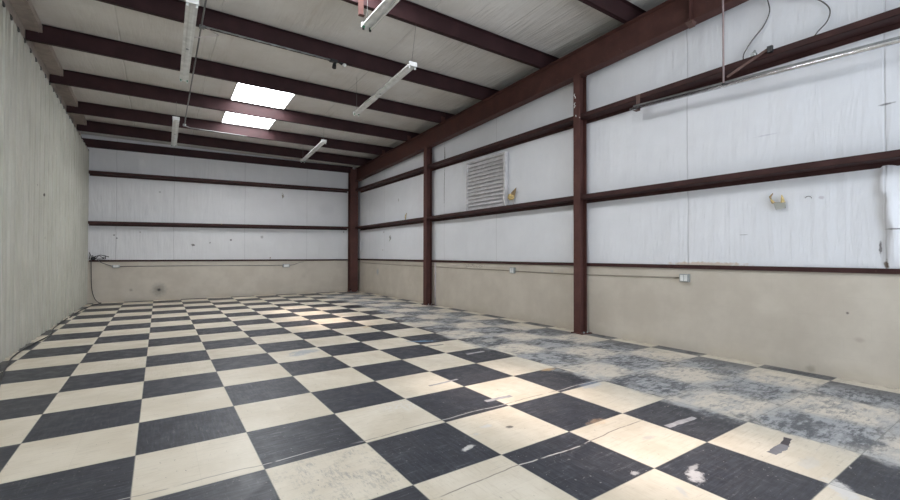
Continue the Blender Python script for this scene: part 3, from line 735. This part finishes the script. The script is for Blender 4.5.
# torn patch low on the right wall, right half of the picture
o = thing('torn_facing_patch', 'torn hole with frayed flap in the white facing, under the middle girt at far right', 'insulation scrap', (XR - .02, -1.380, 1.8))
m = MB(); m.quadbox([(XR - 0.046, -1.430, 1.72), (XR - 0.046, -1.340, 1.71), (XR - 0.034, -1.340, 1.71), (XR - 0.034, -1.430, 1.72), (XR - 0.052, -1.425, 1.79), (XR - 0.052, -1.322, 1.785), (XR - 0.036, -1.322, 1.785), (XR - 0.036, -1.425, 1.79)]); m.build('hanging_flap', PAPER, o)
m = MB(); m.tube([(XR - 0.042, -1.320, 1.785), (XR - 0.042, -1.305, 1.81), (XR - 0.040, -1.295, 1.83)], [.017, .012, .006], 6); m.build('yellow_shred', TUFT, o)
m = MB(); m.tube([(XR - 0.042, -1.405, 1.78), (XR - 0.042, -1.400, 1.825), (XR - 0.042, -1.395, 1.865)], [.02, .014, .004], 6); m.build('yellow_shred', TUFT, o)
m = MB(); m.tube([(XR - 0.042, -1.295, 1.83), (XR - 0.042, -1.290, 1.855), (XR - 0.042, -1.315, 1.89)], [.008, .011, .005], 6)
m.box(XR - 0.049, XR - 0.038, -1.428, -1.320, 1.775, 1.79); m.build('dark_shred', TUFTD, o)
o = MB().tube([(XR - 0.032, -1.62 - .028 * math.cos(a * .35), 1.80 + .025 * math.sin(a * .35)) for a in range(9)], .0035, 6).build('wire_loop', DKGREY, loc=(XR, -1.62, 1.8), smooth=True)
tag(o, 'tiny dark wire arc poking from the white facing, right of the torn patch', 'wire')

# ---- track rail hanging in front of the upper girt
def zr_(y): return 3.226 + .049 * (y - .2)
t = thing('track_rail', 'long shiny galvanized rail hanging just below the upper girt of the right wall', 'rail', (5.45, -1, 3.17))
MB().tube([(5.45, .26, zr_(.26) - .012), (5.45, -4.6, zr_(-4.6) - .012)], .023, 16).build('lower_tube', GALV, t, smooth=True)
MB().tube([(5.46, .22, zr_(.22) + .028), (5.455, -4.6, zr_(-4.6) + .022)], .009, 10).build('upper_tube', GREY, t, smooth=True)
m = MB(); m.box(5.488, 5.494, .14, .20, 3.18, 3.40); m.box(5.42, 5.494, .14, .20, 3.175, 3.181); m.build('end_bracket', BRN, t)
t = thing('hanger_rod', 'thin pinkish steel rod hanging from the rafter down to the galvanized rail', 'rod', (5.45, -.93, 3.8))
MB().tube([(5.415, -.93, 3.17), (5.415, -.93, 4.76)], .011, 8).build('rod', ROD, t, smooth=True)
MB().box(5.40, 5.428, -.945, -.915, 3.155, 3.172).build('rod_nut', BLACK, t)
m = MB(); m.bar((5.43, -.96, 3.24), (5.48, -1.36, 3.43), (0, 0, 1), [(-.003, -.014), (.003, -.014), (.003, .014), (-.003, .014)])
m.build('diagonal_brace', BRN, t)
MB().box(5.46, 5.493, -1.385, -1.335, 3.375, 3.445).build('brace_clamp', BLACK, t, bevel=.004)
m = MB(); m.box(5.50, 5.54, -1.22, -1.17, 3.408, 3.44); m.tube([(5.52, -1.17, 3.43), (5.52, -1.21, 3.47)], .012, 6)
tag(m.build('girt_clip', GREY, loc=(5.52, -1.2, 3.42)), 'small grey clip sitting on top of the upper girt beside the brace clamp', 'clip')

# ---- loose cables on the upper right wall
def cable(pts, r, mat, name, label, cat='cable'):
    P = [Vector(p) for p in pts]; out = []
    for i in range(len(P) - 1):
        a, b, c, d = P[max(i - 1, 0)], P[i], P[i + 1], P[min(i + 2, len(P) - 1)]
        for k in range(6):
            t_ = k / 6
            out.append(.5 * ((2 * b) + (c - a) * t_ + (2 * a - 5 * b + 4 * c - d) * t_ * t_ + (3 * b - a - 3 * c + d) * t_ ** 3))
    out.append(P[-1])
    return tag(MB().tube(out, r, 7).build(name, mat, loc=pts[0], smooth=True), label, cat)
XW = XR - .05
cable([(XW, -1.25, 4.3), (XW, -1.28, 4.05), (XW, -1.30, 3.90), (XW, -1.24, 3.76), (XW, -1.14, 3.66), (XW, -1.08, 3.58), (XW - .04, -1.06, 3.50), (XW - .05, -1.06, 3.41)], .006, CABLE, 'loose_cable', 'thin dark cable drooping behind the hanger rod onto the upper girt')
cable([(XW, -1.38, 4.2), (XW, -1.42, 4.05), (XW, -1.48, 3.95), (XW, -1.63, 3.89), (XW, -1.74, 3.80), (XW, -1.81, 3.68), (XW, -1.79, 3.57), (XW - .06, -1.73, 3.47), (XR - .12, -1.70, 3.42)], .006, CABLE, 'loose_cable', 'thin dark cable curling onto the upper girt nearest the upper right corner')

# ---- conduit and boxes on the masonry
def jbox(loc, w, h, d, axis, label, plate=True):
    t = thing('junction_box', label, 'electrical box', loc); x, y, z = loc
    if axis == 'x':
        MB().box(x - d, x, y - w / 2, y + w / 2, z - h / 2, z + h / 2).build('box_body', GREY, t, bevel=.006)
        if plate:
            for k in (-1, 1):
                MB().box(x - d - .004, x - d, y - w * .40 + (w * .42 if k > 0 else 0), y - w * .40 + (w * .36) + (w * .42 if k > 0 else 0), z - h * .38, z + h * .38).build('socket_plate', WHITE, t, bevel=.002)
    else:
        MB().box(x - w / 2, x + w / 2, y - d, y + .004, z - h / 2, z + h / 2).build('box_body', GREY, t, bevel=.006)
        if plate: MB().box(x - w * .36, x + w * .36, y - d - .004, y - d, z - h * .36, z + h * .36).build('cover_plate', WHITE, t, bevel=.002)
    return t
XM = XR - .012; YM = YB - .012
jbox((XM, -.36, .925), .115, .10, .055, 'x', 'grey double outlet box at the end of the conduit, right of the nearest column')
jbox((XM, 2.86, .925), .12, .11, .05, 'x', 'small grey outlet box on the masonry below the louvered vent')
jbox((-.79, YM, .912), .15, .075, .05, 'y', 'small pale outlet box on the back masonry near the left corner')
jbox((3.36, YM, .88), .20, .10, .05, 'y', 'small pale outlet box on the back masonry, right of centre')
t = thing('wall_conduit', 'thin conduit running along the right masonry between the outlet boxes', 'conduit', (XM, 5, .92))
MB().tube([(XM - .009, y, z) for y, z in ((-.30, .923), (1.5, .905), (2.80, .91))], .008, 8).build('conduit_run', simple('beige_conduit', (.30, .26, .21), .5), t, smooth=True)
MB().tube([(XM - .009, y, z) for y, z in ((2.92, .915), (4.5, .925), (6., .927), (8., .938), (10.2, .965))], .008, 8).build('conduit_run', bpy.data.materials['beige_conduit'], t, smooth=True)
t = thing('wall_conduit', 'thin conduit running along the back masonry between the two outlet boxes', 'conduit', (1.3, YM, .9))
MB().tube([(-.715, YM - .009, .91), (1.3, YM - .009, .905), (3.26, YM - .009, .89)], .007, 8).build('conduit_run', DKGREY, t, smooth=True)
MB().tube([(3.46, YM - .009, .89), (3.6, YM - .009, .91), (3.75, YM - .009, .97), (3.9, YM - .009, .995)], .007, 8).build('conduit_run', DKGREY, t, smooth=True)
MB().tube([(-.865, YM - .009, .915), (-.95, YM - .009, .95), (-1.08, YM - .009, 1.01), (-1.16, YM - .03, 1.08)], .010, 8).build('conduit_run', DKGREY, t, smooth=True)
m = MB(); m.tube([(XM - .014, 5.62, 0), (XM - .014, 5.62, 1.03)], .017, 10)
o = m.build('vertical_conduit', PALE, loc=(XM, 5.62, 0), smooth=True); tag(o, 'pale vertical conduit on the masonry, right beside the slim column', 'conduit')

# ---- cables in the left corner and along the left wall
t = thing('cable_tangle', 'black tangle of wires on the sill in the far left corner', 'cable', (-1.22, YB - .06, 1.1))
rnd = random.Random(3)
for k in range(5):
    pts = [(-1.27 + rnd.random() * .1, YB - .07 - rnd.random() * .04, 1.08 + rnd.random() * .03)]
    for j in range(4): pts.append((pts[-1][0] + rnd.uniform(-.05, .11), YB - .05 - rnd.random() * .06, 1.09 + rnd.random() * .11))
    m = MB().tube(pts, .009, 6); m.build('wire', BCABLE, t, smooth=True)
MB().box(-1.28, -1.19, YB - .10, YB - .04, 1.075, 1.14).build('wire_connector', BLACK, t, bevel=.01)
MB().tube([(-1.31, YB - .08, 1.09), (-1.29, YB - .08, 1.2), (-1.31, YB - .05, 1.26)], .01, 6).build('wire', BCABLE, t, smooth=True)
cable([(-1.275, YM - .05, 1.07), (-1.272, YM - .03, .75), (-1.265, YM - .03, .45), (-1.24, YM - .035, .25), (-1.19, YM - .05, .10), (-1.12, YM - .07, .02), (-1.06, YM - .15, .012), (-1.10, YM - .4, .012), (-1.2, YM - .9, .012), (-1.27, 8.7, .012), (-1.28, 7.6, .012)],
      .008, BCABLE, 'drop_cable', 'black cable dropping down the far left corner onto the floor')
pts = [(-1.06, 2.2, .013), (-1.17, 2.85, .013), (-1.23, 3.3, .013), (-1.285, 3.75, .013), (-1.295, 4.2, .013), (-1.27, 4.7, .013), (-1.225, 5.2, .013), (-1.23, 5.6, .013), (-1.285, 6.1, .013), (-1.30, 6.8, .013), (-1.30, 7.5, .013)]
cable(pts, .008, BCABLE, 'floor_cable', 'black cable snaking along the foot of the left wall')
pts = [(-1.30, 3.35, .012), (-1.26, 3.1, .012), (-1.21, 2.8, .012), (-1.20, 2.5, .012), (-1.26, 2.2, .012)]
cable(pts, .009, BCABLE, 'floor_cable', 'short black cable end curling at the near left edge of the floor')

# ---- scraps stuck on the floor
def strip(x0, y0, x1, y1, w, mat, label, name='tape_strip'):
    a, b = Vector((x0, y0, 0)), Vector((x1, y1, 0)); d = (b - a); n_ = Vector((-d.y, d.x, 0)).normalized() * w / 2
    m = MB(); k = 7; rnd = random.Random(int(x0 * 999)); L = []; Rr = []
    for i in range(k + 1):
        q = a + d * i / k; L.append(q + n_ * rnd.uniform(.7, 1.1)); Rr.append(q - n_ * rnd.uniform(.7, 1.1))
    base = L + Rr[::-1]; nb = len(base)
    m.v = [v + Vector((0, 0, .0002)) for v in base] + [v + Vector((0, 0, .0014)) for v in base]
    m.f = [tuple(range(nb, 2 * nb))] + [(i, (i + 1) % nb, nb + (i + 1) % nb, nb + i) for i in range(nb)]
    tag(m.build(name, mat, loc=(x0, y0, 0)), label, 'tape')
strip(3.08, -1.55, 3.42, -1.57, .05, TAPE, 'pale torn tape strip on a black square, right half of the floor')
strip(3.21, -2.13, 3.42, -2.13, .06, TAPED, 'grey torn tape strip on the nearest cream square at lower right')
strip(3.42, -2.125, 3.56, -2.10, .045, SCORCH, 'dark scorched tape end on the nearest cream square at lower right')
strip(2.18, .19, 2.52, .22, .03, TAPE, 'thin pale tape strip between a black and a cream square, mid floor')
strip(2.35, -.42, 2.62, -.44, .05, TAPE, 'pale tape strip bridging two squares on the slab crack')
strip(3.22, 1.02, 3.5, 1.03, .05, TAPE, 'short grey tape strip on the black square nearest the worn floor')
strip(3.02, 1.68, 3.3, 1.66, .03, DKGREY, 'thin dark tape strip on a cream square beside the worn floor')

# ------------------------------------------------------------------ light
w = bpy.data.worlds.new('World'); S.world = w; w.use_nodes = True
bg = w.node_tree.nodes['Background']; bg.inputs[0].default_value = (.80, .89, 1., 1); bg.inputs[1].default_value = 4.9
sun = bpy.data.lights.new('sun', 'SUN'); sun.energy = 30.; sun.angle = math.radians(9); sun.color = (1, .86, .80)
so = bpy.data.objects.new('sun', sun); C.objects.link(so)
dv = Vector((.82, -1.45, -4.5)); so.rotation_euler = dv.to_track_quat('-Z', 'Y').to_euler(); so.location = (0, 6, 12)
pl = bpy.data.lights.new('door_portal', 'AREA'); pl.shape = 'RECTANGLE'; pl.size = DX1 - DX0; pl.size_y = DZ
pl.cycles.is_portal = True
po = bpy.data.objects.new('door_portal', pl); C.objects.link(po); po.location = ((DX0 + DX1) / 2, YF - .16, DZ / 2); po.rotation_euler = (math.radians(90), 0, 0)

# ------------------------------------------------------------------ camera
yaw, pitch, roll = .597, .0127, .002
f = Vector((math.sin(yaw) * math.cos(pitch), math.cos(yaw) * math.cos(pitch), math.sin(pitch)))
r = Vector((math.cos(yaw), -math.sin(yaw), 0)); u = r.cross(f)
r2 = r * math.cos(roll) + u * math.sin(roll); u2 = -r * math.sin(roll) + u * math.cos(roll)
cam = bpy.data.cameras.new('camera'); cam.sensor_width = 36; cam.lens = 428.54 / 900 * 36; cam.clip_start = .02
co = bpy.data.objects.new('camera', cam); C.objects.link(co)
M = Matrix((r2, u2, -f)).transposed().to_4x4(); M.translation = Vector((.105, -3.2, 1.205)); co.matrix_world = M
S.camera = co
S.view_settings.view_transform = 'Standard'; S.view_settings.look = 'None'; S.view_settings.gamma = 1
S.view_settings.use_curve_mapping = False; S.view_settings.exposure = 0.06
S.cycles.use_denoising = True
S.cycles.max_bounces = 10; S.cycles.diffuse_bounces = 7; S.cycles.sample_clamp_indirect = 6
for o in list(bpy.data.objects):
    if '_o' in o: del o['_o']
